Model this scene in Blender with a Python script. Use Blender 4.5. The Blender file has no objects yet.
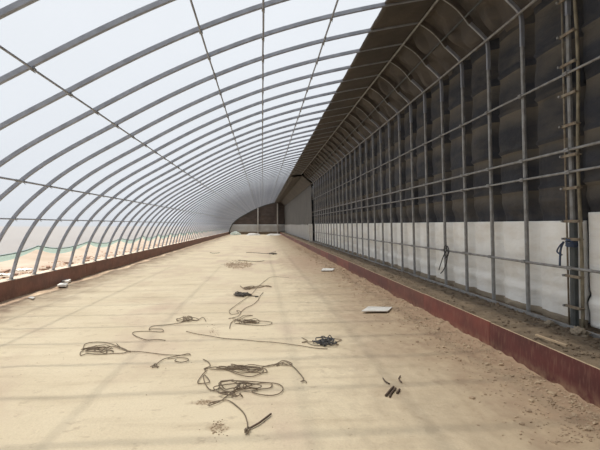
import bpy, bmesh, math, random
from mathutils import Vector, Matrix, noise
R = random.Random(7)
scene = bpy.context.scene
col = scene.collection
EYE = 1.65; F = 450.0; TH = math.radians(4.83); CT, ST = math.cos(TH), math.sin(TH)
VX, VY = 262.0, 224.5
def at(px, py, z=0.0):
    """floor point (height z) under a place in the photograph"""
    d = (EYE - z) * F / (py - VY)
    X = (px - VX) * d * CT / F
    return Vector((X, (d - ST * X) / CT, z))

# ---------------------------------------------------------------- materials
def newmat(name):
    m = bpy.data.materials.new(name); m.use_nodes = True
    nt = m.node_tree; nt.nodes.clear()
    out = nt.nodes.new('ShaderNodeOutputMaterial')
    return m, nt, out
def N(nt, t, **kw):
    n = nt.nodes.new(t)
    for k, v in kw.items():
        if k in n.inputs: n.inputs[k].default_value = v
        else: setattr(n, k, v)
    return n
def noise_fac(nt, scale, detail=4, stretch=(1, 1, 1), lo=.35, hi=.65, rough=.55):
    tc = N(nt, 'ShaderNodeTexCoord'); mp = N(nt, 'ShaderNodeMapping')
    mp.inputs['Scale'].default_value = stretch
    nt.links.new(tc.outputs['Object'], mp.inputs['Vector'])
    n = N(nt, 'ShaderNodeTexNoise', Scale=scale, Detail=detail, Roughness=rough)
    nt.links.new(mp.outputs[0], n.inputs['Vector'])
    r = N(nt, 'ShaderNodeMapRange'); r.inputs['From Min'].default_value = lo; r.inputs['From Max'].default_value = hi
    nt.links.new(n.outputs['Fac'], r.inputs['Value'])
    return r.outputs[0]
def mixc(nt, fac, a, b):
    m = N(nt, 'ShaderNodeMix', data_type='RGBA')
    if isinstance(fac, (int, float)): m.inputs[0].default_value = fac
    else: nt.links.new(fac, m.inputs[0])
    for i, c in ((6, a), (7, b)):
        if isinstance(c, tuple): m.inputs[i].default_value = c if len(c) == 4 else (*c, 1)
        else: nt.links.new(c, m.inputs[i])
    return m.outputs[2]
def math_(nt, op, a, b=None, clamp=False):
    m = N(nt, 'ShaderNodeMath', operation=op); m.use_clamp = clamp
    for i, v in enumerate((a, b)):
        if v is None: continue
        if isinstance(v, (int, float)): m.inputs[i].default_value = v
        else: nt.links.new(v, m.inputs[i])
    return m.outputs[0]
def bump(nt, h, strength, dist=.02):
    b = N(nt, 'ShaderNodeBump'); b.inputs['Strength'].default_value = strength; b.inputs['Distance'].default_value = dist
    nt.links.new(h, b.inputs['Height']); return b.outputs[0]
def simple(name, a, b=None, scale=8, rough=.8, metal=0, stretch=(1, 1, 1), bmp=0, bscale=40, bdist=.02):
    m, nt, out = newmat(name)
    p = N(nt, 'ShaderNodeBsdfPrincipled'); p.inputs['Roughness'].default_value = rough; p.inputs['Metallic'].default_value = metal
    b = b or tuple(c * .8 for c in a)
    c = mixc(nt, noise_fac(nt, scale, stretch=stretch), a, b)
    nt.links.new(c, p.inputs['Base Color'])
    if bmp: nt.links.new(bump(nt, noise_fac(nt, bscale, 5, lo=0, hi=1), bmp, bdist), p.inputs['Normal'])
    nt.links.new(p.outputs[0], out.inputs[0]); return m

STEEL = simple('galvanised_steel', (.33, .345, .385), (.25, .26, .29), 6, .5, .2)
STEEL2 = simple('dusty_steel', (.30, .30, .295), (.20, .19, .18), 9, .6, .1)
DARKSTEEL = simple('dark_sleeve', (.09, .10, .10), (.06, .065, .065), 5, .6, .1)
RUST = simple('rusty_steel', (.17, .125, .085), (.27, .235, .175), 14, .8)
OCHRE = simple('ochre_pipe', (.26, .225, .155), (.15, .125, .085), 8, .75)
ROPE = simple('hemp_rope', (.19, .14, .095), (.31, .24, .17), 60, .95, bmp=.5, bscale=300)
ROPED = simple('dark_rope', (.07, .06, .055), (.13, .11, .09), 60, .95)
BLUE = simple('blue_cord', (.04, .065, .13), (.07, .085, .12), 40, .8)
NAVY = simple('navy_cord', (.05, .054, .07), (.11, .10, .09), 40, .8)
RUBBER = simple('black_cable', (.035, .035, .035), (.06, .055, .05), 20, .6)
WOOD = simple('raw_wood', (.55, .42, .28), (.42, .31, .20), 14, .85, stretch=(1, 1, 6))
DWOOD = simple('dark_stick', (.09, .06, .045), (.15, .10, .07), 30, .9)
WHITE = simple('white_foam', (.78, .76, .71), (.64, .61, .56), 12, .8)
BRICK = simple('rubble_brick', (.36, .22, .16), (.27, .19, .15), 14, .95)
PLASTER = simple('pale_concrete', (.62, .52, .42), (.48, .39, .30), 5, .95, bmp=.5)
GREEN = simple('green_sack', (.42, .50, .43), (.60, .62, .55), 3, .7)
COLUMN = simple('end_column', (.48, .45, .41), (.38, .35, .32), 3, .8)

def board_mat(name, a, b):
    m, nt, out = newmat(name)
    p = N(nt, 'ShaderNodeBsdfPrincipled'); p.inputs['Roughness'].default_value = .55
    c = mixc(nt, noise_fac(nt, 2.2, 6, (1, 1, 1.8), .35, .68), a, b)
    c = mixc(nt, math_(nt, 'MULTIPLY', noise_fac(nt, 9, 6, (1, 3.5, .7), .5, .8), .45), c, (.30, .19, .13))
    # dust splashed on the lower few centimetres
    tc = N(nt, 'ShaderNodeTexCoord'); s = N(nt, 'ShaderNodeSeparateXYZ'); nt.links.new(tc.outputs['Object'], s.inputs[0])
    r = N(nt, 'ShaderNodeMapRange'); r.inputs['From Min'].default_value = .14; r.inputs['From Max'].default_value = .0
    nt.links.new(s.outputs['Z'], r.inputs['Value'])
    d = math_(nt, 'MULTIPLY', r.outputs[0], noise_fac(nt, 12, 4))
    c = mixc(nt, math_(nt, 'MULTIPLY', d, .7), c, (.36, .24, .15))
    nt.links.new(c, p.inputs['Base Color']); nt.links.new(p.outputs[0], out.inputs[0]); return m
RED = [board_mat('film_faced_ply_maroon', (.125, .030, .028), (.085, .021, .021)),
       board_mat('film_faced_ply_red', (.20, .052, .040), (.135, .036, .030)),
       board_mat('film_faced_ply_brown', (.16, .05, .038), (.105, .034, .028))]
BROWNB = board_mat('film_faced_ply_dark_brown', (.21, .085, .06), (.14, .058, .042))

def quilt_mat(name, a, b, dust, damt, seams=None, strips=0.63, z0=4.05):
    m, nt, out = newmat(name)
    p = N(nt, 'ShaderNodeBsdfPrincipled'); p.inputs['Roughness'].default_value = .85
    c = mixc(nt, noise_fac(nt, .9, 3), a, b)
    c = mixc(nt, math_(nt, 'MULTIPLY', noise_fac(nt, 1.6, 5, (1, .8, 2.6), .45, .72), damt), c, dust)
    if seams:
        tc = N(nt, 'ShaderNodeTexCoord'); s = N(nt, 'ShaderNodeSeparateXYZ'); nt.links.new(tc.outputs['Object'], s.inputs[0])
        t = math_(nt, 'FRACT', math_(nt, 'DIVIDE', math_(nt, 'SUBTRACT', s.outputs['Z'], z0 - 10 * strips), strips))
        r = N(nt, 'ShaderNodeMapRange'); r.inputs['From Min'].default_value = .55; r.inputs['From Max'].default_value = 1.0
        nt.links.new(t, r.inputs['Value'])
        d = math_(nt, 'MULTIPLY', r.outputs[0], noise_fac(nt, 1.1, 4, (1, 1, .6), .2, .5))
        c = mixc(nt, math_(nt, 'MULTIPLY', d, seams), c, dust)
    nt.links.new(c, p.inputs['Base Color'])
    nt.links.new(bump(nt, noise_fac(nt, 5, 4, (1, 1, 2.2), 0, 1), .5, .05), p.inputs['Normal'])
    nt.links.new(p.outputs[0], out.inputs[0]); return m
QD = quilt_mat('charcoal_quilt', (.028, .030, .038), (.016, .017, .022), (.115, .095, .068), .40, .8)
QR = quilt_mat('roof_quilt', (.085, .073, .063), (.058, .051, .046), (.12, .098, .078), .5)
QF = quilt_mat('grey_brown_quilt', (.105, .098, .09), (.08, .076, .07), (.12, .105, .09), .5)
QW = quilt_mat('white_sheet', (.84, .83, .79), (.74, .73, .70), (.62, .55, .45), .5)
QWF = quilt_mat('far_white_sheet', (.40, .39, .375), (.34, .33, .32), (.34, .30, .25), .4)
QE = quilt_mat('end_brown_quilt', (.075, .055, .046), (.055, .042, .036), (.12, .09, .07), .5)

def film_mat(name, tint, trans, clear):
    m, nt, out = newmat(name)
    c = mixc(nt, noise_fac(nt, .35, 3, (1, .4, 1)), tint, tuple(v * .94 for v in tint))
    tl = N(nt, 'ShaderNodeBsdfTranslucent'); nt.links.new(c, tl.inputs['Color'])
    df = N(nt, 'ShaderNodeBsdfDiffuse'); nt.links.new(c, df.inputs['Color'])
    m1 = N(nt, 'ShaderNodeMixShader'); m1.inputs[0].default_value = trans
    nt.links.new(df.outputs[0], m1.inputs[1]); nt.links.new(tl.outputs[0], m1.inputs[2])
    tr = N(nt, 'ShaderNodeBsdfTransparent')
    m2 = N(nt, 'ShaderNodeMixShader'); m2.inputs[0].default_value = clear
    nt.links.new(m1.outputs[0], m2.inputs[1]); nt.links.new(tr.outputs[0], m2.inputs[2])
    nt.links.new(m2.outputs[0], out.inputs[0]); return m
FILM = film_mat('milky_film', (.325, .345, .375), .88, .29)
HEM = film_mat('green_hem_film', (.30, .46, .42), .75, .25)

def floor_mat():
    m, nt, out = newmat('packed_sandy_floor')
    p = N(nt, 'ShaderNodeBsdfPrincipled'); p.inputs['Roughness'].default_value = .9
    tc = N(nt, 'ShaderNodeTexCoord'); s = N(nt, 'ShaderNodeSeparateXYZ'); nt.links.new(tc.outputs['Object'], s.inputs[0])
    c = mixc(nt, noise_fac(nt, .55, 5, (1, 1.4, 1), .35, .65), (.83, .705, .50), (.74, .615, .425))
    # long thin swept streaks across the width
    c = mixc(nt, math_(nt, 'MULTIPLY', noise_fac(nt, 2.2, 6, (.3, 1.9, 1), .53, .75), .45), c, (.50, .385, .25))
    c = mixc(nt, math_(nt, 'MULTIPLY', noise_fac(nt, 7, 7, (.7, 1, 1), .57, .72, .7), .6), c, (.40, .29, .19))
    c = mixc(nt, math_(nt, 'MULTIPLY', noise_fac(nt, .8, 6, (1, .5, 1), .50, .68), .6), c, (.60, .44, .33))
    # loose brown soil towards the right kerb and a strip by the left plinth
    def band(a, b, sc, amt, colr, c):
        wob = math_(nt, 'MULTIPLY', math_(nt, 'SUBTRACT', noise_fac(nt, sc, 6, (1, .6, 1), 0, 1), .5), 2.6)
        r = N(nt, 'ShaderNodeMapRange'); r.inputs['From Min'].default_value = a; r.inputs['From Max'].default_value = b
        nt.links.new(math_(nt, 'ADD', s.outputs['X'], wob), r.inputs['Value'])
        return mixc(nt, math_(nt, 'MULTIPLY', r.outputs[0], amt), c, colr)
    c = band(.7, 2.7, 1.3, .75, (.47, .345, .22), c)
    c = band(.6, 3.0, 7.0, .7, (.25, .17, .11), c)
    c = band(1.4, 3.2, 3.0, .5, (.56, .42, .27), c)
    c = band(2.0, 3.0, 3.5, .55, (.30, .185, .12), c)
    c = band(-4.0, -5.3, 2.0, .85, (.36, .255, .17), c)
    c = band(-4.9, -5.5, 3.0, .8, (.20, .13, .09), c)
    for (px, py, rx, ry, amt, cl) in ((238, 264.5, .75, 1.0, .8, (.36, .25, .17)), (268, 262, .6, 1.2, .35, (.45, .30, .22)), (262, 250, 1.3, 6, .35, (.60, .42, .32)),
            (218, 428, .10, .09, .6, (.45, .34, .22)), (205, 402, .16, .07, .5, (.42, .30, .20)), (300, 262, 1.0, 5, .5, (.46, .30, .21)), (245, 292, .45, .9, .4, (.50, .36, .25)), (390, 392, .22, .2, .35, (.45, .33, .22)), (150, 300, .7, .5, .3, (.58, .45, .30))):
        P = at(px, py)
        dx = math_(nt, 'DIVIDE', math_(nt, 'SUBTRACT', s.outputs['X'], P.x), rx); dy = math_(nt, 'DIVIDE', math_(nt, 'SUBTRACT', s.outputs['Y'], P.y), ry)
        dd = math_(nt, 'ADD', math_(nt, 'MULTIPLY', dx, dx), math_(nt, 'MULTIPLY', dy, dy))
        rr = N(nt, 'ShaderNodeMapRange'); rr.inputs['From Min'].default_value = 1.1; rr.inputs['From Max'].default_value = .2
        nt.links.new(math_(nt, 'ADD', dd, math_(nt, 'MULTIPLY', math_(nt, 'SUBTRACT', noise_fac(nt, 3 / rx ** .5, 5, lo=0, hi=1), .5), 4)), rr.inputs['Value'])
        c = mixc(nt, math_(nt, 'MULTIPLY', rr.outputs[0], amt), c, cl)
    fine = noise_fac(nt, 60, 6, lo=.3, hi=.7)
    c = mixc(nt, math_(nt, 'MULTIPLY', fine, .16), c, (.34, .25, .16))
    nt.links.new(c, p.inputs['Base Color'])
    nt.links.new(bump(nt, noise_fac(nt, 22, 6, lo=0, hi=1), .35, .02), p.inputs['Normal'])
    nt.links.new(p.outputs[0], out.inputs[0]); return m
FLOOR = floor_mat()
SOIL = simple('grey_brown_soil', (.235, .175, .115), (.15, .11, .072), 5, .95, bmp=.9, bscale=26, bdist=.04)
CLOD = simple('soil_clod', (.50, .38, .255), (.36, .26, .175), 6, .95, bmp=.6, bscale=40)
CLODD = simple('dark_soil_clod', (.22, .165, .11), (.14, .10, .07), 6, .95, bmp=.6, bscale=40)
SAND = simple('outside_sand', (.42, .345, .27), (.34, .265, .20), .8, .95, bmp=.6, bscale=12, bdist=.04)

# ---------------------------------------------------------------- helpers
def obj(name, verts, faces, mat, parent=None, smooth=False, mi=None):
    me = bpy.data.meshes.new(name); me.from_pydata([tuple(v) for v in verts], [], faces)
    for m in (mat if isinstance(mat, list) else [mat]): me.materials.append(m)
    if mi: me.polygons.foreach_set('material_index', mi)
    if smooth: me.polygons.foreach_set('use_smooth', [True] * len(me.polygons))
    me.validate(); me.update()
    o = bpy.data.objects.new(name, me); col.objects.link(o)
    if parent: o.parent = parent
    return o
def tag(o, label=None, cat=None, group=None, kind=None):
    if label: o['label'] = label
    if cat: o['category'] = cat
    if group: o['group'] = group
    if kind: o['kind'] = kind
    return o
def empty(name, loc=(0, 0, 0)):
    o = bpy.data.objects.new(name, None); o.empty_display_size = .1; o.location = loc; col.objects.link(o); return o
class MB:
    def __init__(s): s.v = []; s.f = []
    def add(s, v, f):
        k = len(s.v); s.v += [Vector(p) for p in v]; s.f += [tuple(i + k for i in q) for q in f]; return s
    def box(s, a, b, M=None):
        x0, y0, z0 = a; x1, y1, z1 = b
        v = [Vector(p) for p in ((x0,y0,z0),(x1,y0,z0),(x1,y1,z0),(x0,y1,z0),(x0,y0,z1),(x1,y0,z1),(x1,y1,z1),(x0,y1,z1))]
        if M: v = [M @ p for p in v]
        return s.add(v, [(0,3,2,1),(4,5,6,7),(0,1,5,4),(1,2,6,5),(2,3,7,6),(3,0,4,7)])
    def tube(s, pts, r, n=8):
        pts = [Vector(p) for p in pts]
        if len(pts) < 2: return s
        up = Vector((0, 0, 1)); rings = []; prev = None
        for i, p in enumerate(pts):
            t = (pts[min(i + 1, len(pts) - 1)] - pts[max(i - 1, 0)]); t = t.normalized() if t.length > 1e-9 else Vector((0, 1, 0))
            if prev is None:
                a = t.cross(up if abs(t.z) < .9 else Vector((1, 0, 0))).normalized()
            else:
                a = prev - t * prev.dot(t); a = a.normalized() if a.length > 1e-6 else t.orthogonal().normalized()
            prev = a; b = t.cross(a)
            rings.append([p + (a * math.cos(2*math.pi*k/n) + b * math.sin(2*math.pi*k/n)) * r for k in range(n)])
        v = [q for ring in rings for q in ring]
        f = [(i*n+k, i*n+(k+1)%n, (i+1)*n+(k+1)%n, (i+1)*n+k) for i in range(len(pts)-1) for k in range(n)]
        f += [tuple(range(n))[::-1], tuple((len(pts)-1)*n + k for k in range(n))]
        return s.add(v, f)
    def strip(s, pts, w, h, ch=.25):
        """chamfered rectangular tube along points in the XZ plane; w along Y, h across"""
        c = min(w, h) * ch
        sec = [(-w/2+c,-h/2),(w/2-c,-h/2),(w/2,-h/2+c),(w/2,h/2-c),(w/2-c,h/2),(-w/2+c,h/2),(-w/2,h/2-c),(-w/2,-h/2+c)]
        n = 8; v = []
        for i, p in enumerate(pts):
            a = Vector(pts[max(i-1, 0)]); b = Vector(pts[min(i+1, len(pts)-1)])
            t = (b - a).normalized(); nn = Vector((-t.z, 0, t.x))
            v += [Vector(p) + Vector((0, 1, 0)) * y + nn * q for y, q in sec]
        f = [(i*n+k, i*n+(k+1)%n, (i+1)*n+(k+1)%n, (i+1)*n+k) for i in range(len(pts)-1) for k in range(n)]
        f += [tuple(range(n))[::-1], tuple((len(pts)-1)*n + k for k in range(n))]
        return s.add(v, f)
    def build(s, name, mat, parent=None, smooth=False): return obj(name, s.v, s.f, mat, parent, smooth)
def hermite(P, n=6):
    P = [Vector(p) for p in P]; T = [0]
    for i in range(1, len(P)): T.append(T[-1] + (P[i]-P[i-1]).length)
    D = []
    for i in range(len(P)):
        if i == 0: D.append((P[1]-P[0])/(T[1]-T[0]))
        elif i == len(P)-1: D.append((P[-1]-P[-2])/(T[-1]-T[-2]))
        else:
            a = T[i]-T[i-1]; b = T[i+1]-T[i]
            D.append(((P[i]-P[i-1])/a*b + (P[i+1]-P[i])/b*a)/(a+b))
    out = []
    for i in range(len(P)-1):
        h = T[i+1]-T[i]
        for k in range(n):
            t = k/n; out.append(P[i]*(2*t**3-3*t*t+1) + D[i]*h*(t**3-2*t*t+t) + P[i+1]*(3*t*t-2*t**3) + D[i+1]*h*(t**3-t*t))
    out.append(P[-1]); return out
def catmull(P, n=6):
    P = [Vector(p) for p in P]; out = []
    for i in range(len(P) - 1):
        p0 = P[max(i-1, 0)]; p1 = P[i]; p2 = P[i+1]; p3 = P[min(i+2, len(P)-1)]
        for k in range(n):
            t = k / n
            out.append(.5*((2*p1) + (p2-p0)*t + (2*p0-5*p1+4*p2-p3)*t*t + (3*p1-p0-3*p2+p3)*t**3))
    out.append(P[-1]); return out
def ns(x, y, z=0): return noise.noise(Vector((x, y, z)))
def grid(nu, nv, fn):
    v = [fn(i, j) for i in range(nu) for j in range(nv)]
    f = [(i*nv+j, (i+1)*nv+j, (i+1)*nv+j+1, i*nv+j+1) for i in range(nu-1) for j in range(nv-1)]
    return v, f
def steps(a, b, fine, far, coarse):
    """positions from a to b, fine spacing below `far`, then coarser"""
    r = []; y = a
    while y < b:
        r.append(y); y += fine if y < far else coarse
    r.append(b); return r

# ---------------------------------------------------------------- profile of the greenhouse
PROF = hermite([(-5.5,0,.42),(-5.28,0,1.15),(-4.91,0,1.79),(-4.24,0,2.45),(-2.63,0,3.47),(-.87,0,4.385),(0,0,4.74),(1.13,0,5.10),(2.05,0,5.33),(3.0,0,5.53)], 16)
RIDGE = Vector((3.0, 0, 5.53)); EAVE = Vector((3.84, 0, 4.79))
WB = Vector((3.95, 0, .28))
YEND = 75.0; YSPLIT = 34.2
def wallx(z): return 3.95 - .11 * (z - .3) / 4.5
LEN = [0]
for i in range(1, len(PROF)): LEN.append(LEN[-1] + (PROF[i] - PROF[i-1]).length)
def prof_at_x(x):
    for i in range(len(PROF)-1):
        if PROF[i].x <= x <= PROF[i+1].x:
            t = (x - PROF[i].x) / (PROF[i+1].x - PROF[i].x); p = PROF[i].lerp(PROF[i+1], t)
            d = (PROF[i+1] - PROF[i]).normalized(); return p, Vector((-d.z, 0, d.x))
    return PROF[-1].copy(), Vector((0, 0, 1))
def prof_at_z(z):
    for i in range(len(PROF)-1):
        if PROF[i].z <= z <= PROF[i+1].z:
            t = (z - PROF[i].z) / (PROF[i+1].z - PROF[i].z); return prof_at_x(PROF[i].x + t*(PROF[i+1].x-PROF[i].x))

# ---------------------------------------------------------------- ground, floor, bank
def floor_z(x, y):
    z = .012 * ns(x*1.3, y*1.3) + .006 * ns(x*5, y*5, 3)
    k = max(0, (x - 1.9) / 1.1) ** 1.6
    z += k * (.045 + .05 * ns(x*2.5, y*1.8, 7) + .03 * ns(x*8, y*8, 5))
    k2 = max(0, (-4.6 - x) / .8)
    z += k2 * (.03 + .04 * ns(x*2, y*1.5, 9))
    return z
xs = [-5.45 + i * .0604 for i in range(141)]
ys = steps(-4, YEND, .06, 13, .35)
v, f = grid(len(xs), len(ys), lambda i, j: (xs[i], ys[j], floor_z(xs[i], ys[j])))
tag(obj('floor', v, [q[::-1] for q in f], FLOOR, smooth=True), kind='structure')
bx = [3.028 + i * .045 for i in range(30)]
def bank_z(x, y):
    e = min(1, (x - 3.02) / .12)
    return .315 + .035 * e * ns(x*2, y*1.2, 2) + .022 * ns(x*7, y*7, 4) + .010 * ns(x*19, y*19) + .02 * e
v, f = grid(len(bx), len(ys), lambda i, j: (bx[i], ys[j], bank_z(bx[i], ys[j])))
tag(obj('soil_bank', v, [q[::-1] for q in f], SOIL, smooth=True), 'raised strip of grey brown soil between the red kerb boards and the right wall', 'soil', kind='structure')
# outside ground
gx = [-150, -90, -60, -40, -28, -20, -15, -12] + [-10 + .14*i for i in range(32)]
gy = [-90, -40] + steps(-6, 45, .22, 22, 1.0) + [60, 80, 120, 200]
def gz(x, y):
    z = .36 + .05 * ns(x*1.1, y*.9, 1) + .025 * ns(x*4, y*4)
    if x < -6.3: z += min(.5, (-6.3 - x) * .09) * (1 + .4 * ns(x*.6, y*.5))
    return z
v, f = grid(len(gx), len(gy), lambda i, j: (gx[i], gy[j], gz(gx[i], gy[j])))
tag(obj('outside_ground', v, [q[::-1] for q in f], SAND, smooth=True), kind='structure')

# ---------------------------------------------------------------- left plinth
m = MB(); pv = []; yy = steps(-4, YEND, .25, 25, 1.5)
for y in yy:
    e = .012 * ns(0, y*3); pv.append(y)
sec = [(-5.72, .1), (-5.72, .435), (-5.60, .45), (-5.47, .44), (-5.47, .05)]
v = []; f = []
for y in yy:
    for k, (x, z) in enumerate(sec): v.append((x + .008*ns(x, y*4, k), y, z + (.012 * ns(k, y*3.0) if k in (1, 2, 3) else 0)))
for i in range(len(yy)-1):
    for k in range(4): f.append((i*5+k, i*5+k+1, (i+1)*5+k+1, (i+1)*5+k))
tag(obj('wall_left', v, f, PLASTER), kind='structure')
def board(name, x, t, y0, y1, ztop, mats, zbot=-.08):
    b = MB(); b.box((-t/2, 0, zbot), (t/2, y1-y0, ztop))
    o = obj(name, b.v, b.f, mats, mi=[0, 1, 0, 0, 0, 0]); o.location = (x, y0, 0); return o
yb = 5.72 - 2.44; k = 0
ords = ['first', 'second', 'third', 'fourth', 'fifth', 'sixth', 'seventh', 'eighth', 'ninth', 'tenth', 'eleventh', 'twelfth', 'thirteenth', 'fourteenth', 'fifteenth', 'sixteenth']
shade = [0, 1, 2, 0, 1, 2]
y = yb - 2.44; k = -1
while y < YEND - .5:
    y1 = min(y + 2.43, YEND)
    mt = RED[{-1: 0, 0: 0, 1: 1, 2: 2}.get(k, R.choice([0, 1, 2, 2]))]
    o = board('kerb_board', 3.012, .024, y, y1, .36 + R.uniform(-.006, .006), [mt, WOOD]); o.rotation_euler.z = R.uniform(-.001, .001)
    if k <= 0: tag(o, 'dark maroon kerb board nearest the camera on the right, holding back the soil' if k == 0 else 'maroon kerb board beyond the right frame edge', 'board', 'red kerb boards along the right bank')
    elif k < 7: tag(o, '%s red brown kerb board from the camera in the right hand row' % ords[k], 'board', 'red kerb boards along the right bank')
    else: tag(o, 'far red brown kerb board in the right hand row towards the end wall', 'board', 'red kerb boards along the right bank')
    y += 2.44; k += 1
y = 7.2; k = -1
while y < YEND - .5:
    y1 = min(y + 2.43, YEND)
    o = board('plinth_board', -5.452, .024, y, y1, .44 + R.uniform(-.006, .006), [BROWNB, PLASTER])
    tag(o, ('%s dark brown plinth board from the left photo edge, under the arch feet' % ords[k]) if 0 <= k < 6 else 'dark brown plinth board just outside the left photo edge' if k < 0 else 'far dark brown plinth board under the distant arch feet on the left', 'board', 'brown boards lining the left plinth')
    y += 2.44; k += 1

# ---------------------------------------------------------------- quilted right wall, roof blanket, end wall
Y0 = 5.38
ZS = [4.05 - .63*i for i in range(-2, 5)]
def bul(y, p=.55):
    s = abs(math.sin(math.pi * (y - Y0)))
    if p < .5:            # tight pocket round each post, full pillow between
        t = max(0.0, min(1.0, (s - .10) / .42)); return t*t*(3-2*t) * (.80 + .20*s)
    return s ** p
def white_off(y, z):
    c = math.floor(y - Y0)
    zz = z + .05*ns(c*2.3, 1.1)
    fold = .022 * math.exp(-((zz - .78)/.045)**2) - .02 * math.exp(-((zz-.68)/.08)**2)
    return .20 - .10 * bul(y, .24) + fold*1.2 + .012 * ns(y*3.5, z*2.5, 8) + .006*math.sin(y*23+c)*bul(y)
def quilt_off(y, z):
    cell = math.floor(y - Y0)
    t = ((z - (4.05 - 6.3)) / .63) % 1.0
    j = math.floor((z - (4.05 - 6.3)) / .63)
    a = .07 + .05 * ns(cell*3.7, j*2.1, 5)
    a += .11
    o = .24 - a * bul(y, .24) * (.86 + .14 * math.sin(math.pi * min(1, t * 1.15)))   # sagging pillow between posts
    if t < .07: o -= .04            # lap edge hangs proud of the strip beneath
    o += .018 * ns(y*2.2, z*3.2, 1)
    if z < 2.0:
        w = max(0.0, min(1.0, (2.0 - z) / .22)); o = o * (1-w) + (white_off(y, 1.68) + .05) * w
    return o
wy = steps(5.40, YSPLIT, 1/20, 14, 1/14)
def sheet(name, ysl, z0, z1, dz, fn, mat, parent=None, th=.02):
    nz = int(round((z1 - z0) / dz)) + 1
    v, f = grid(len(ysl), nz, lambda i, j: (fn(ysl[i], z0 + (z1-z0)*j/(nz-1)), ysl[i], z0 + (z1-z0)*j/(nz-1)))
    o = obj(name, v, [q[::-1] for q in f], mat, parent, smooth=True)
    s = o.modifiers.new('thick', 'SOLIDIFY'); s.thickness = th; s.offset = -1
    return o
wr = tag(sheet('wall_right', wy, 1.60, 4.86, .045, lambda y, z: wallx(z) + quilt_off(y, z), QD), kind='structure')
sheet('lower_sheet', wy, .40, 1.70, .04, lambda y, z: wallx(z) + white_off(y, z), QW, wr)
TAN = quilt_mat('tan_hem', (.36, .30, .22), (.22, .18, .13), (.14, .11, .08), .6)
hem = sheet('bottom_hem', wy, .32, .43, .03, lambda y, z: wallx(z) + white_off(y, z) - .015 + .03*ns(y*6, z*9), TAN, wr); hem['label'] = 'tan soiled lower hem'
# near panel right of the strapped pillar
ny = steps(-3.5, 5.27, .0731, 20, .1)
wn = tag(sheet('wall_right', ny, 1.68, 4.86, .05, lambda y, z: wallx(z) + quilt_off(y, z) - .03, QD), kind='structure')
sheet('lower_sheet', ny, .40, 1.80, .04, lambda y, z: wallx(z) + white_off(y, z) - .03, QW, wn)
wbk = MB(); wbk.box((4.36, -4.0, .2), (4.42, YEND, 4.9))
tag(wbk.build('wall_back_lining', QD), kind='structure')
# far stretch: blanket hung over the inside of the frame
fy = steps(YSPLIT, YEND, .125, 50, .25)
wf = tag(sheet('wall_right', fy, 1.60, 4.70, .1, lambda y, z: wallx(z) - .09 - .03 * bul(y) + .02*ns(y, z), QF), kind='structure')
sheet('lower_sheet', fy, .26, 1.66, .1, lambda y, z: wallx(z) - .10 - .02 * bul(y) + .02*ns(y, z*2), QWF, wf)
# roof blanket over the ridge: from x=2.05 up to the ridge and down to the eave
def roof_pts():
    out = []
    for i in range(15):
        p, n = prof_at_x(2.05 + .95*i/14); out.append((p + n*-.012, n, 0))
    d = (EAVE - RIDGE).normalized(); n2 = Vector((-d.z, 0, d.x)); n2 = n2 if n2.z > 0 else -n2
    for i in range(1, 16):
        p = RIDGE.lerp(EAVE, i/15*1.22); out.append((p + n2*.20, n2, i/15))
    return out
RP = roof_pts()
ry = steps(-4.0, YEND, 1/16, 14, 1/8)
def rfn(i, j):
    p, n, s = RP[j]; y = ry[i]
    k = min(1.0, .06 + s*6)
    q = p - n * (.19 * bul(y, .28) * k * (.6 + .4*math.sin(s*9+math.floor(y)*2)) - .012*ns(y*2, s*4, j*.1))
    if j == 0: q = q + Vector((.02*ns(y*.7, 3), 0, 0))
    return (q.x, y, q.z)
v, f = grid(len(ry), len(RP), rfn)
o = tag(obj('ceiling', v, f, QR, smooth=True), kind='structure')
s = o.modifiers.new('thick', 'SOLIDIFY'); s.thickness = .04; s.offset = 1 if False else -1
for p_ in (0,):
    pass
def rfn2(i, j):
    p, n, s = RP[j]; y = fy2[i]
    q = p - n * ((.0 if j < 4 else .26 if s > 0 else .15) + .02*bul(y))
    return (q.x, y, q.z)
fy2 = steps(YSPLIT, YEND, .25, 90, .25)
v, f = grid(len(fy2), len(RP)-2, rfn2)
o = tag(obj('ceiling', v, f, QR, smooth=True), kind='structure')
s = o.modifiers.new('thick', 'SOLIDIFY'); s.thickness = .04; s.offset = -1

# end wall (dark upper blanket, pale lower sheet, brown foot)
IN = [p for p in PROF if p.z > 0] + [EAVE, Vector((3.95, 0, 0))]
def end_poly(z0, z1, name, mat, parent=None, y=YEND):
    cl = [(-5.5, z0)]
    v = []; cols = 60; rows = max(2, int((z1-z0)/.15)+1)
    def top(x):
        if x <= 3.0: return prof_at_x(max(-5.5, x))[0].z
        if x <= 3.84: return RIDGE.z + (x-3)/.84*(EAVE.z-RIDGE.z)
        return EAVE.z
    def fn(i, j):
        x = -5.5 + 9.45*i/(cols-1); zt = max(z0 + .001, min(z1, top(x))); z = z0 + (zt-z0)*j/(rows-1)
        return (x, y - .05*abs(math.sin(x*1.6)) + .03*ns(x*2, z*2) + .03*abs(math.sin(z*5)), z)
    v, f = grid(cols, rows, fn)
    o = obj(name, v, f, mat, parent, smooth=True)
    s = o.modifiers.new('thick', 'SOLIDIFY'); s.thickness = .05; return o
we = tag(end_poly(1.60, 6, 'wall_end', QE), kind='structure')
end_poly(-.05, .42, 'foot_band', SOIL, we)
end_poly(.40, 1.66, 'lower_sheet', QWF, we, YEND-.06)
end_poly(-.05, 6, 'wall_near', QE, None, -4.0)['kind'] = 'structure'
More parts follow.
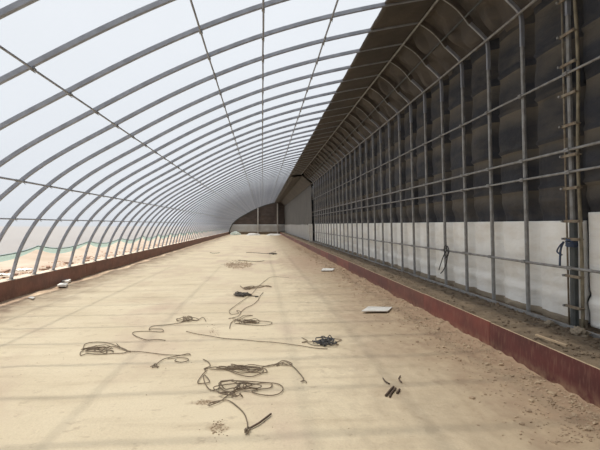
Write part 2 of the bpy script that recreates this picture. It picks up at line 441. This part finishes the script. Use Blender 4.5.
for x, lab in ((-.67, 'pale vertical post against the end wall, left one of two'), (2.55, 'pale vertical post against the end wall, right one of two')):
    t = empty('end_post', (x, YEND-.35, 0)); tag(t, lab, 'post', 'posts at the end wall')
    m = MB(); m.box((-.09, -.09, 0), (.09, .09, prof_at_x(x)[0].z - (.08 if x < 0 else .3))); m.build('column', COLUMN, t)
    m = MB(); m.box((-.16, -.16, 0), (.16, .16, .12)); m.build('base_block', PLASTER, t)
# rim strip of the end arch
m = MB(); m.strip([Vector((p.x + .12 if p.x < 2 else p.x, YEND - .3, p.z - .06)) for p in PROF if p.z > .4], .12, .16)
tag(m.build('end_arch_trim', simple('dark_rim', (.06, .06, .055))), 'dark curved rim where the end wall meets the film roof', 'trim', kind='structure')

# ---------------------------------------------------------------- film
def film_bottom(y):
    t = ((y - 11.3) / 3.15) % 1.0
    return 1.13 - .13 * math.sin(math.pi * t) ** .8 + .02 * ns(y, 4)
fys = steps(-4, YEND, .25, 30, .5)
top_x = 2.25
NP = 44
def film_pt(y, j):
    zb = film_bottom(y)
    p0 = prof_at_z(zb)[0]; xs0 = p0.x
    t = j / (NP-1)
    # param by arc-ish: mix of x
    x = xs0 + (top_x - xs0) * t ** 1.5
    p, n = prof_at_x(x)
    sag = .010 * abs(math.sin(math.pi*(y - Y0)))
    q = p + n * (.052 - sag + .004*ns(x*2, y*2))
    return (q.x, y, q.z)
v, f = grid(len(fys), NP, lambda i, j: film_pt(fys[i], j))
fm = tag(obj('ceiling', v, f, FILM, smooth=True), kind='structure')
fm.name = 'ceiling_film'
def hem_pt(y, j):
    zb = film_bottom(y); w = .09 + .07*math.sin(math.pi * (((y - 11.3)/3.15) % 1.0))
    q, n = prof_at_z(zb - w*j/3 + .01); q = q + n*(.056 + .012*math.sin(j*2))
    return (q.x, y, q.z)
v, f = grid(len(fys), 4, lambda i, j: hem_pt(fys[i], j))
obj('green_hem', v, [q[::-1] for q in f], HEM, fm, smooth=True)['label'] = 'sagging green hem'
m = MB(); m.tube([Vector(film_pt(y, 0)) - Vector((.0, 0, .01)) for y in fys], .011, 6)
m.build('hem_cord', simple('dark_hem', (.12, .17, .15)), fm, True)

# ---------------------------------------------------------------- arch frames
def tubemesh(fn, name, mat):
    m = MB(); fn(m); o = m.build(name, mat); me = o.data; bpy.data.objects.remove(o); return me
arch_me = tubemesh(lambda m: m.strip(PROF, .042, .075), 'arch', STEEL)
foot_me = tubemesh(lambda m: (m.box((-5.58, -.05, .43), (-5.42, .05, .452)), m.tube([(-5.5, 0, .44), (-5.475, 0, .50)], .036, 10)), 'foot_plate', STEEL2)
d1 = (EAVE - RIDGE).normalized()
B = EAVE; post_dir = (WB - EAVE).normalized()
bend = catmull([B - d1*.42, B - d1*.16, B - d1*.03 + post_dir*.03, B + post_dir*.16, B + post_dir*.5], 5)
RSTEEL = simple('shadowed_brown_steel', (.115, .10, .088), (.08, .068, .06), 5, .7)  # darker steel copy: shade on the rafter sides put into the colour
rn_ = Vector((-d1.z, 0, d1.x)); rn_ = rn_ if rn_.z > 0 else -rn_
RP0, RP1 = RIDGE + d1*.03, B - d1*.42
rpts = [RIDGE - Vector((.03, 0, 0))] + [RP0.lerp(RP1, k/8) + rn_*.05*math.sin(math.pi*k/8) for k in range(9)]
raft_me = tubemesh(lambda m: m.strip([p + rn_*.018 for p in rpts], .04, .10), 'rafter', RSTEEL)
lit_edge_me = tubemesh(lambda m: m.strip([p - rn_*.038 for p in rpts[1:]], .026, .010), 'lit_edge', STEEL2)  # paler strip added to draw the lit lower edge of each rafter
bend_me = tubemesh(lambda m: m.strip(bend, .038, .07), 'bend', STEEL)
post_me = tubemesh(lambda m: m.strip([B + post_dir*.5, WB], .052, .056), 'post', STEEL2)
def ring(m, p, r=.022):
    m.tube([Vector(p) + Vector((0, math.cos(a)*.034, math.sin(a)*.05)) for a in [2*math.pi*k/8 for k in range(9)]], .006, 5)
PURX = [(-4.91, .014), (-4.24, .018), (-2.63, .014), (-.87, .014), (0, .015), (1.13, .016)]
RAILS = [(3.55, .016), (2.59, .018), (2.31, .016), (1.10, .018)]
def pur_pos(x, r):
    p, n = prof_at_x(x); return p - n*(.0375 + r)
def rail_pos(z, r): return Vector((wallx(z) - .030 - r, 0, z))
clip_mes = []
for x, r in PURX:
    c = pur_pos(x, r)
    def fn(m, c=c):
        m.box((c.x-.022, -.03, c.z-.018), (c.x+.022, .03, c.z+.012))
        m.tube([(c.x, -.035, c.z), (c.x+.01, -.02, c.z-.035), (c.x+.02, .012, c.z-.04)], .005, 5)
    clip_mes.append(tubemesh(fn, 'clip', STEEL2))
for z, r in RAILS:
    c = rail_pos(z, r)
    clip_mes.append(tubemesh(lambda m, c=c: (m.box((c.x-.024, -.04, c.z-.024), (c.x+.03, .04, c.z+.024)), m.tube([(c.x-.028, -.04, c.z+.01), (c.x-.028, .04, c.z-.01)], .006, 5)), 'clip', STEEL2))
def inst(name, me, parent):
    o = bpy.data.objects.new(name, me); col.objects.link(o); o.parent = parent; return o
nf = 0
y = Y0 - 3
while y < YEND - .5:
    k = int(round(y - Y0))
    t = empty('arch_frame', (0, y, 0))
    inst('arch', arch_me, t)
    near = y < 26
    if near: inst('foot_plate', foot_me, t)
    if y < YSPLIT:
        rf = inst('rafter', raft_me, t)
        if near: inst('lit_edge', lit_edge_me, rf)
        inst('bend', bend_me, t)
        if k == 0:
            po = inst('post', post_me, t)
            m = MB(); m.strip([(3.925, 0, 1.70), (3.945, 0, .26)], .085, .085); sl = m.build('sleeve', DARKSTEEL, t); sl['label'] = 'thick dark lower sleeve'
        else: inst('post', post_me, t)
    if near:
        for me in clip_mes: inst('clip', me, t)
    if k < -1: lab = 'grey steel arch frame just outside the near edge of the view'
    elif k == -1: lab = 'nearest grey steel arch, crossing only the top left corner of the photo'
    elif k == 0: lab = 'grey steel arch frame whose post is the strapped pillar with dark sleeve on the right'
    elif k <= 4: lab = 'grey steel arch frame with %s slim wall post left of the strapped pillar' % ords[k-1]
    elif k <= 16: lab = 'grey steel arch frame with %s arch foot from the left photo edge' % ords[k-5]
    elif y < YSPLIT: lab = 'one of the distant grey steel arch frames with open wall posts'
    else: lab = 'one of the farthest thin arch ribs, beyond where the wall posts end'
    tag(t, lab, 'arch frame', 'steel arch frames of the greenhouse')
    y += 1.0; nf += 1

# purlins and rails (each a long pipe with joint sleeves)
def pipe(name, c, r, label, y0=-3.5, y1=YEND-.2, mat=STEEL, cat='pipe', group=None, wob=.006, joints=True):
    t = empty(name, (c.x, y0, c.z)); tag(t, label, cat, group)
    pts = [Vector((wob*ns(c.x*3, yy*.8), yy - y0, wob*ns(c.z*5, yy*.8, 4))) for yy in steps(y0, y1, .5, 30, 3)]
    MB().tube(pts, r, 8).build('tube', mat, t, True)
    if joints:
        yj = 8.15
        while yj < 30:
            MB().tube([(0, yj-y0-.06, 0), (0, yj-y0+.06, 0)], r*1.35, 8).build('joint_sleeve', mat, t, True); yj += 6
    return t
names = ['lowest thin purlin pipe low on the left film wall, at about eye height', 'second lowest purlin pipe on the left side, just above eye height', 'thin purlin pipe crossing the curved film at the upper left',
         'leftmost purlin of three running overhead to the far end', 'middle purlin of the three overhead, nearly vertical in the photo', 'rightmost overhead purlin of three, beside the dark roof blanket']
for (x, r), n in zip(PURX, names): pipe('purlin_pipe', pur_pos(x, r), r, n, group='purlins under the film')
rn = ['highest rail across the dark wall blanket, halfway below the eave', 'upper rail of the close pair on the dark wall blanket', 'lower rail of the close pair on the dark wall blanket', 'rail crossing the white lower sheet at waist height']
for (z, r), n in zip(RAILS, rn): pipe('wall_rail', rail_pos(z, r), r, n, y1=YSPLIT, mat=STEEL2, group='rails along the right wall')
pipe('ridge_rail', RIDGE - Vector((.03, 0, .075)), .022, 'ridge rail where the arches meet the sloping back roof', y1=YSPLIT, mat=STEEL2, joints=False)
pipe('eave_rail', EAVE - Vector((.075, 0, .04)), .020, 'eave rail at the top of the wall posts', y1=YSPLIT, mat=STEEL2, joints=False)
mp = RIDGE.lerp(EAVE, .5); pipe('back_roof_purlin', mp + Vector((.01, 0, .005)), .018, 'dark purlin halfway down the sloping back roof', y1=YSPLIT, mat=DARKSTEEL, joints=False)
t = empty('base_rail', (3.88, -3.5, 0)); tag(t, 'flat steel base rail at the feet of the wall posts, half in soil', 'rail')
MB().box((-.03, 0, .335), (.02, YSPLIT+3.5, .375)).build('channel', STEEL2, t)

# ---------------------------------------------------------------- strapped pillar: side rods and brackets
t = empty('clamp_rods', (3.9, 5.30, 0)); tag(t, 'ochre side rods with rusty brackets strapped beside the thick right pillar', 'clamp')
def lean(z): return -(3.9 - (wallx(z) - .02))
o = MB().tube([(lean(.3)-.03, .12, .3), (lean(2.4)-.03, .125, 2.4), (lean(4.8)-.03, .12, 4.78)], .012, 8).build('rod', RUST, t, True); o['label'] = 'rusty left rod'
MB().tube([(lean(z) + .01*math.sin(z*2.2), -.085 + .008*math.sin(z*3), z) for z in [.3+.25*i for i in range(19)]], .021, 8).build('rod', OCHRE, t, True)
MB().tube([(lean(z) + .055, -.02, z) for z in (.3, 2.5, 4.7)], .03, 8).build('backing_rod', DARKSTEEL, t, True) if False else None
for z in (.62, .98, 1.44, 1.68, 2.10, 2.52, 2.90, 3.28, 3.66, 4.05, 4.45):
    w = R.uniform(-.03, .03)
    m = MB(); m.box((lean(z)-.058, -.12, z-.017+w), (lean(z)-.040, .15, z+.017+w))
    m.tube([(lean(z)-.065, -.10, z+w), (lean(z)+.02, -.10, z+w)], .010, 6); m.tube([(lean(z)-.065, .15, z+w), (lean(z)+.0, .15, z+w)], .012, 6)
    br = m.build('bracket', RUST, t)
    MB().tube([(lean(z)-.085, .15, z+w), (lean(z)-.06, .15, z+w)], .016, 6).build('bolt', STEEL2, br)
# torn sheet edge beside the pillar
ysl = [5.10+.02*i for i in range(9)]
v, f = grid(9, 30, lambda i, j: (wallx(.3+j*.048) + .03 + .02*math.sin(i*1.7+j*.35), 5.19+.018*i, .28+1.42*j/29))
# blue cord knotted on the pillar
pts = []
for i in range(70):
    a = i*.62; pts.append((3.895 + .064*math.cos(a), 5.37 + .066*math.sin(a), 1.42 + .038*math.sin(i*.17) + .012*math.sin(i*1.3)))
m = MB().tube(pts, .009, 6)
m.tube(catmull([(3.83, 5.43, 1.43), (3.82, 5.47, 1.34), (3.83, 5.50, 1.22), (3.82, 5.49, 1.12)], 5), .013, 6)
m.tube(catmull([(3.83, 5.43, 1.43), (3.80, 5.46, 1.38), (3.81, 5.53, 1.30), (3.83, 5.46, 1.26)], 5), .010, 6)
tag(m.build('blue_cord', BLUE, smooth=True), 'blue cord knotted around the thick pillar at waist height', 'cord')
# cable hung on the waist rail
yb_ = 9.18
m = MB()
cx = wallx(1.1) - .075
m.tube(catmull([(cx, yb_, 1.14), (cx-.01, yb_-.10, 1.20), (cx, yb_-.16, 1.08), (cx-.02, yb_-.06, .98), (cx, yb_+.06, 1.04), (cx, yb_+.08, 1.16), (cx-.01, yb_-.03, 1.2), (cx, yb_-.12, 1.02), (cx-.01, yb_+.02, .94)], 7), .011, 7)
m.tube(catmull([(cx, yb_-.05, 1.12), (cx-.02, yb_+.10, .95), (cx-.02, yb_+.28, .72), (cx-.01, yb_+.34, .66)], 7), .011, 6)
m.tube(catmull([(cx, yb_-.10, 1.05), (cx-.02, yb_-.08, .85), (cx-.01, yb_+.10, .68), (cx-.03, yb_+.2, .60)], 7), .011, 6)
tag(m.build('black_cable', RUBBER, smooth=True), 'black cable looped over the waist high rail by the white sheet', 'cable')
# white strip added for the daylight in the gap at the split
m = MB(); v, f = grid(8, 14, lambda i, j: (3.56 + .30*i/7, YSPLIT - .12 + .03*math.sin(i*2), .30 + 1.40*j/13 + .02*ns(i, j)))
o = obj('daylight_strip', v, f, WHITE, smooth=True); o.modifiers.new('t', 'SOLIDIFY').thickness = .015
tag(o, 'narrow white strip standing in for daylight through the gap where the posts disappear', 'daylight strip')

# ---------------------------------------------------------------- ropes on the floor
def fp(px, py, z=.012):
    p = at(px, py); p.z = floor_z(p.x, p.y) + z; return p
def drape(pxs, z=.012, n=6, jit=.0):
    P = [fp(a + R.uniform(-jit, jit), b + R.uniform(-jit, jit)*.4, z + R.uniform(0, .006)) for a, b in pxs]
    out = catmull(P, n)
    return out
def tangle(cx, cy, rx, ry, loops, r0=.35, zmax=.05, seed=0):
    """one continuous strand wandering in loops around a spot on the floor"""
    q = random.Random(seed); pts = []
    a = q.uniform(0, 6.28)
    for i in range(loops):
        ox, oy = q.uniform(-.55, .55), q.uniform(-.55, .55); kx, ky = q.uniform(.25, .75), q.uniform(.3, .8); s_ = q.choice((-1, 1))
        for j in range(q.choice((5, 6, 7, 8))):
            a += s_ * 2*math.pi/7 * q.uniform(.7, 1.3); k = q.uniform(.75, 1.15)
            pts.append((cx + rx*(ox + kx*k*math.cos(a)), cy + ry*(oy + ky*k*math.sin(a))))
    P = [fp(x, y, .010 + q.uniform(0, zmax)) for x, y in pts]
    return catmull(P, 5)
RR = .0052
def rope(parts, label, mat=ROPE, r=RR, name='rope', **kw):
    m = MB()
    for p in parts: m.tube(p, r, 6)
    return tag(m.build(name, mat, smooth=True), label, 'rope', 'loose ropes on the floor')
T = lambda L, ox, oy, s: [(ox + a/s, oy + b/s) for a, b in L]
Z1 = lambda L: T(L, 70, 310, 4.615)
rope([drape(Z1([(60,185),(70,162),(110,152),(170,155),(220,172),(262,190),(250,200),(200,205),(130,210),(80,208),(50,215),(50,200),(75,185),(130,180),(200,175),(240,185),(275,192),(330,198),(400,203),(460,212),(548,214),(545,207),(500,216),(440,228),(410,245),(390,262)])),
      tangle(*Z1([(150,190)])[0], 20, 3.4, 6, .3, .035, 3), drape(Z1([(490,232),(485,240),(515,247),(545,240),(540,228),(500,225),(450,228)])), drape(Z1([(372,266),(392,258),(405,270),(395,250),(380,268),(412,262)])),
      drape(Z1([(215,160),(235,178),(262,190),(280,196)]))],
     'brown rope coiled at the left of the floor with a tail running right')
rope([drape(Z1([(440,145),(400,140),(360,145),(325,135),(290,115),(300,104),(360,103),(425,105),(425,94),(380,92),(365,96),(380,80),(450,72),(510,62),(530,52)])), tangle(188, 320, 11, 2.6, 6, .3, .03, 5), drape([(183,317),(195,321),(203,318),(206,322)])],
     'thin brown rope with a small tangle, above the left coil')
Z4 = lambda L: T(L, 210, 250, 5.625)
rope([drape(Z4([(110,445),(118,415),(140,400),(170,385),(190,372),(240,374),(200,380),(165,398),(120,388),(105,390),(130,385),(160,375),(172,350),(150,345),(160,360),(120,365),(108,350),(125,330),(180,290),(230,255),(265,215),(310,175),(345,155),(400,155),(445,157)])),
      drape(Z4([(172,355),(200,330),(240,310),(270,285),(280,265),(300,240)])), tangle(*Z4([(200,410)])[0], 14, 1.9, 7, .4, .04, 8), drape(Z4([(130,405),(200,398),(280,402),(345,412),(335,425),(280,430),(210,425),(150,415)]))],
     'brown rope with flat middle coil and a long strand leading far away')
Z3 = lambda L: T(L, 180, 300, 3.53)
rope([drape(jit=.9, pxs=Z3([(20,115),(60,124),(100,129),(160,140),(210,143),(270,150),(330,152),(390,160),(430,166),(480,174),(520,178)])), drape(Z3([(430,135),(450,148),(430,152),(470,150),(520,140),(570,142),(545,155),(560,160),(520,160),(480,165),(450,155)]))],
     'brown rope stretched across the floor to the dark knot on the right')
rope([tangle(*Z3([(508,154)])[0], 12, 4.2, 11, .15, .06, 11)], 'dark navy knotted clump at the right end of the stretched rope', NAVY, .007)
Z2 = lambda L: T(L, 190, 350, 4.615)
rope([drape(Z2([(60,48),(85,62),(92,80),(65,92),(75,102),(60,118),(35,155),(60,160),(90,155),(75,130),(62,125),(70,160),(95,190),(130,185),(150,150),(230,148),(330,155),(400,160),(428,180),(420,205),(380,218),(320,215),(285,200),(320,190),(370,180),(375,160),(330,160),(250,180),(200,200),(165,225),(140,245),(90,262),(100,250),(170,240),(215,265),(250,300),(265,345),(262,375)])),
      drape(Z2([(65,95),(120,85),(180,100),(220,118),(270,128),(310,118),(340,100),(300,88),(240,80),(190,72),(230,95),(290,100),(350,80),(400,68),(430,55),(470,68),(455,75),(420,72),(400,75),(440,62),(475,80),(505,110),(525,140),(512,152),(530,148),(538,155)])),
      drape(Z2([(90,95),(150,98),(210,88),(280,72),(330,78),(380,78),(420,66),(450,72)])), drape(Z2([(180,95),(230,112),(280,108),(350,108),(345,92),(290,85)])),
      tangle(*Z2([(225,182)])[0], 26, 6, 6, .25, .05, 21), tangle(*Z2([(190,222)])[0], 13, 3.5, 4, .3, .03, 22), tangle(*Z2([(235,92)])[0], 26, 2.6, 5, .3, .03, 23),
      tangle(*Z2([(262,380)])[0], 3.2, 2.2, 4, .3, .03, 24)],
     'largest tangle of brown rope, at the front of the floor')
t = tag(MB().tube([fp(*Z2([(272,368)])[0], .015), fp(*Z2([(320,345)])[0], .02), fp(*Z2([(374,305)])[0], .018)], .0085, 8).build('short_stick', DWOOD, smooth=True), 'short dark stick lying at the tail of the largest rope tangle', 'stick')
rope([tangle(*Z4([(185,257)])[0], 10, 1.8, 12, .2, .06, 31), drape(Z4([(215,258),(245,262),(272,264),(255,268)]))], 'small dark rope heap behind the flat middle coil', ROPED, .010)
rope([drape(Z4([(170,205),(200,222),(240,212),(290,205),(345,212),(320,205),(270,215),(200,215)])), tangle(*Z4([(215,215)])[0], 7, 1.2, 4, .3, .03, 33)], 'faint rope scribble just behind the small dark heap', ROPE, .010)
rope([tangle(*Z4([(355,24)])[0], 4, .7, 5, .3, .06, 35)], 'tiny dark rope heap farthest away near the middle', ROPED, .016)
rope([drape(Z4([(205,15),(260,17),(310,22),(340,18),(370,10)])), ], 'thin dark strand farthest away, left of the tiny heap', ROPED, .014)
rope([drape(Z4([(0,15),(20,20),(55,17)]))], 'thin dark strand far away on the left of the floor', ROPED, .012)
rope([drape(Z4([(160,60),(200,62),(260,67),(305,62)]))], 'straight thin strand across the far brown soil patch', ROPED, .010)

# soil heap in the distance, low mound of clods
def clod(m, c, r, q):
    bm = bmesh.new(); bmesh.ops.create_icosphere(bm, subdivisions=1, radius=r)
    s = Vector((q.uniform(.7, 1.3), q.uniform(.7, 1.3), q.uniform(.45, .8)))
    a = q.uniform(0, 6.28); ca, sa = math.cos(a), math.sin(a)
    vs = []
    for v_ in bm.verts:
        p = v_.co * (1 + q.uniform(-.22, .22)); p = Vector((p.x*s.x, p.y*s.y, p.z*s.z)); p = Vector((p.x*ca - p.y*sa, p.x*sa + p.y*ca, p.z)); vs.append(p + c)
    m.add(vs, [tuple(v_.index for v_ in f_.verts) for f_ in bm.faces]); bm.free()
q = random.Random(3); m = MB()
for i in range(420):
    a = q.uniform(0, 6.28); k = q.random()**.6
    px, py = 238 + 14*k*math.cos(a), 264.5 + 4.5*k*math.sin(a)
    p = fp(px, py, 0); clod(m, p, q.uniform(.012, .035), q)
tag(m.build('soil_heap', CLOD), 'low scatter of brown clods across the middle distance of the floor', 'soil', kind='stuff')
m = MB()
for i in range(4200):
    y = 3.2 + q.random()**1.8 * 30; x = 2.98 - abs(q.gauss(0, .38)); r = q.uniform(.004, .013) * (1 if q.random() < .96 else 2.4) * (1 + y*.03)
    if x < 1.2 : continue
    clod(m, Vector((x, y, floor_z(x, y) + r*.2)), r, q)
tag(m.build('loose_clods', CLOD), 'loose brown soil clods along the foot of the red kerb boards', 'soil', kind='stuff')
m = MB()
for i in range(2600):
    y = 4.2 + q.random()**1.5 * 26; x = 3.90 + q.gauss(0, .09) if q.random() < .75 else q.uniform(3.1, 3.9); r = q.uniform(.008, .026)
    x = min(x, 4.02)
    clod(m, Vector((x, y, bank_z(min(x, 4.3), y) + r*.3)), r, q)
tag(m.build('bank_clods', CLODD), 'dark crumbly soil and rubble along the feet of the wall posts', 'soil', kind='stuff')
m = MB()
for i in range(500):
    x = q.uniform(-5.35, 2.4); y = q.uniform(3.2, 22); r = q.uniform(.003, .007)
    if ns(x*.8, y*.8, 2) < -.05: continue
    clod(m, Vector((x, y, floor_z(x, y) + r*.2)), r, q)
for cx_, cy_, sx, sy, n in ((218, 428, 9, 6, 70), (205, 402, 10, 3, 60), (214, 331, 8, 6, 25)):
    for i in range(n):
        p = fp(cx_ + q.gauss(0, sx*.5), cy_ + q.gauss(0, sy*.5), .003); clod(m, p, q.uniform(.003, .009), q)
tag(m.build('floor_crumbs', CLOD), 'small crumbs of soil scattered over the pale floor', 'soil', kind='stuff')

# white foam panel
def slab(name, corners, th, mat, label, cat, lift=.01):
    P = [fp(a, b, lift) for a, b in corners]
    zz = max(p.z for p in P)
    for p in P: p.z = zz
    m = MB(); m.add(P + [p + Vector((0, 0, th)) for p in P], [(0,3,2,1),(4,5,6,7),(0,1,5,4),(1,2,6,5),(2,3,7,6),(3,0,4,7)])
    o = m.build(name, mat); b = o.modifiers.new('b', 'BEVEL'); b.width = .004; return tag(o, label, cat)
slab('foam_panel', [(361.5,313.5),(388,313.5),(392.5,309.5),(368,309)], .02, WHITE, 'thin white foam panel lying flat on the soil near the red kerb', 'panel')
slab('foam_panel', [(321,271.8),(333,271.8),(334.5,269.8),(323,269.6)], .03, WHITE, 'small white foam panel farther away beside the red kerb', 'panel')
slab('white_scrap', [(57,289),(66,289),(68,287),(60,287)], .05, WHITE, 'front one of two white scraps by the left plinth', 'scrap')
slab('white_scrap', [(61,285),(68,285.5),(71,283.5),(64,283)], .06, WHITE, 'rear one of two white scraps by the left plinth', 'scrap')
slab('white_scrap', [(28,300),(33,301),(35,299.5),(31,298.5)], .02, WHITE, 'small pale scrap on the floor at the far left', 'scrap')
# dark sticks / leaves at 391,390
Z6 = lambda L: T(L, 350, 360, 6)
for L, r, lab in (([(215,222),(240,192),(262,172)], .012, 'leftmost thick dark twig of the little cluster on the right floor'), ([(238,230),(250,205),(275,180)], .010, 'middle dark twig of the little cluster on the right floor'),
                ([(282,208),(298,188)], .012, 'short dark twig right in the little cluster on the floor'), ([(198,115),(212,135),(238,152)], .007, 'thin curved twig behind left of the little cluster'), ([(303,103),(293,120),(310,142)], .007, 'thin crooked twig behind right of the little cluster')):
    tag(MB().tube(catmull([fp(*p, .014) for p in Z6(L)], 4), r, 6).build('twig', DWOOD, smooth=True), lab, 'twig', 'twigs in the cluster on the right floor')
# wooden batten on the bank
p0 = at(536, 337, .36); p1 = at(567, 346, .36)
p0.z = bank_z(p0.x, p0.y) + .03; p1.z = bank_z(p1.x, p1.y) + .03
dd = (p1 - p0); L_ = dd.length; ang = math.atan2(dd.y, dd.x)
o = MB().box((0, -.012, -.01), (L_, .012, .01)).build('wooden_batten', WOOD); o.location = p0; o.rotation_euler.z = ang; o.rotation_euler.y = -math.asin(dd.z / L_)
tag(o, 'pale thin wooden batten lying on the soil bank near the right edge', 'batten')
for x, y, sc, lab in ((3.74, 5.02, .09, 'crumpled dirty rag on the soil by the strapped pillar foot'), (3.78, 5.62, .06, 'small soiled rag on the soil just left of the strapped pillar')):
    bm = bmesh.new(); bmesh.ops.create_icosphere(bm, subdivisions=4, radius=1)
    for v_ in bm.verts:
        p = v_.co.copy(); k = 1 + .5*noise.noise(p*2.1 + Vector((x*5, y, 0))) + .25*noise.noise(p*6)
        v_.co = Vector((p.x*k*.8, p.y*k*1.3, max(p.z, -.3)*k*.7)) * sc
    me = bpy.data.meshes.new('dirty_rag'); bm.to_mesh(me); bm.free(); me.materials.append(TAN)
    o = bpy.data.objects.new('dirty_rag', me); col.objects.link(o); o.location = (x, y, bank_z(x, y) + .02); tag(o, lab, 'rag')
# bricks and scraps outside, beyond the plinth
q = random.Random(9)
bricks = [(-6.05, 10.5), (-6.3, 10.9), (-6.5, 11.3), (-6.2, 11.9), (-6.7, 12.4), (-6.1, 13.2), (-6.4, 14.1), (-6.6, 12.9), (-6.3, 15.3), (-6.9, 11.5), (-6.15, 16.4), (-6.5, 17.5)]
for i, (x, y) in enumerate(bricks):
    m = MB().box((-.12, -.057, -.026), (.12, .057, .026))
    o = m.build('broken_brick', BRICK); b = o.modifiers.new('b', 'BEVEL'); b.width = .006; b.segments = 2
    o.location = (x, y, gz(x, y) + .035); o.rotation_euler = (q.uniform(-.15, .15), q.uniform(-.15, .15), q.uniform(0, 3)); sc = q.uniform(.7, 1.2); o.scale = (sc, 1, 1)
    tag(o, 'reddish broken brick on the sand outside the left plinth', 'brick', 'broken bricks outside the left plinth')
for i, (x, y, lab) in enumerate(((-6.35, 11.2, 'crumpled white plastic sheet outside, behind the first arch feet'), (-6.1, 12.2, 'small crumpled white plastic piece outside, behind the third arch foot'))):
    rx, ry_ = (.38, .16) if i == 0 else (.2, .1)
    v, f = grid(16, 10, lambda a, b: ((a/15-.5)*2*rx, (b/9-.5)*2*ry_, .05*ns(a*.6, b*.7, i*3)+.05*ns(a*.3, b*.4, i)))
    o = obj('plastic_scrap', v, [q_[::-1] for q_ in f], WHITE, smooth=True); o.modifiers.new('t', 'SOLIDIFY').thickness = .006
    o.location = (x, y, gz(x, y) + .09); o.rotation_euler.z = .3; tag(o, lab, 'plastic')
# rubble strip stuff outside
m = MB()
for i in range(1100):
    y = 8.5 + q.random()*34; x = -5.8 - abs(q.gauss(0, .6)); clod(m, Vector((x, y, gz(x, y))), q.uniform(.012, .05), q)
tag(m.build('outside_rubble', simple('rubble', (.45, .30, .20), (.34, .18, .12), 3)), 'brownish rubble scattered on the sand outside the left plinth', 'rubble', kind='stuff')
# sacks and bright heaps at the far end
def blob(name, x, y, rx, ry, rz, mat, label, seed):
    bm = bmesh.new(); bmesh.ops.create_icosphere(bm, subdivisions=3, radius=1)
    for v_ in bm.verts:
        p = v_.co; k = 1 + .25*noise.noise(p*1.8 + Vector((seed, 0, 0))); z = max(-.05, p.z*k)
        v_.co = Vector((p.x*k*rx, p.y*k*ry, z*rz))
    me = bpy.data.meshes.new(name); bm.to_mesh(me); bm.free(); me.materials.append(mat)
    o = bpy.data.objects.new(name, me); col.objects.link(o); o.location = (x, y, .0); return tag(o, label, name.replace('_', ' '))
blob('green_sack', -4.1, YEND-4, .9, .5, .55, GREEN, 'pale green sack slumped at the left foot of the end wall', 1)
blob('sand_pile', -1.3, YEND-6, 1.1, .8, .34, WHITE, 'bright pale heap before the left end post', 2)
blob('sand_pile', 1.9, YEND-6.5, 1.2, .8, .26, WHITE, 'low bright pale heap between the two end posts', 5)

# ---------------------------------------------------------------- light and sky
w = bpy.data.worlds.new('overcast'); scene.world = w; w.use_nodes = True; nt = w.node_tree; nt.nodes.clear()
out = N(nt, 'ShaderNodeOutputWorld'); bg = N(nt, 'ShaderNodeBackground'); bg.inputs['Strength'].default_value = .84
tc = N(nt, 'ShaderNodeTexCoord'); s = N(nt, 'ShaderNodeSeparateXYZ'); nt.links.new(tc.outputs['Generated'], s.inputs[0])
r = N(nt, 'ShaderNodeMapRange'); r.inputs['From Min'].default_value = 0; r.inputs['From Max'].default_value = .9; nt.links.new(s.outputs['Z'], r.inputs['Value'])
nt.links.new(mixc(nt, r.outputs[0], (.70, .75, .83), (.98, 1.0, 1.03)), bg.inputs['Color']); nt.links.new(bg.outputs[0], out.inputs[0])
sl = bpy.data.lights.new('sun', 'SUN'); sl.energy = 3.6; sl.angle = math.radians(1.9); sl.color = (1, .96, .88)
so = bpy.data.objects.new('sun', sl); col.objects.link(so); so.location = (-5, 20, 30); so.rotation_euler = (.03, -math.atan(.286), 0)

cam = bpy.data.cameras.new('camera'); cam.sensor_width = 36; cam.lens = 36 * F / 600; cam.clip_end = 500; cam.clip_start = .05
co = bpy.data.objects.new('camera', cam); col.objects.link(co); co.location = (0, 0, EYE); co.rotation_euler = (math.radians(90), 0, -TH)
cam.shift_y = -.5/600
scene.camera = co
scene.view_settings.view_transform = 'Standard'; scene.view_settings.look = 'None'; scene.view_settings.gamma = 1; scene.view_settings.exposure = 0.53
scene.cycles.max_bounces = 10; scene.cycles.diffuse_bounces = 6; scene.cycles.transparent_max_bounces = 12
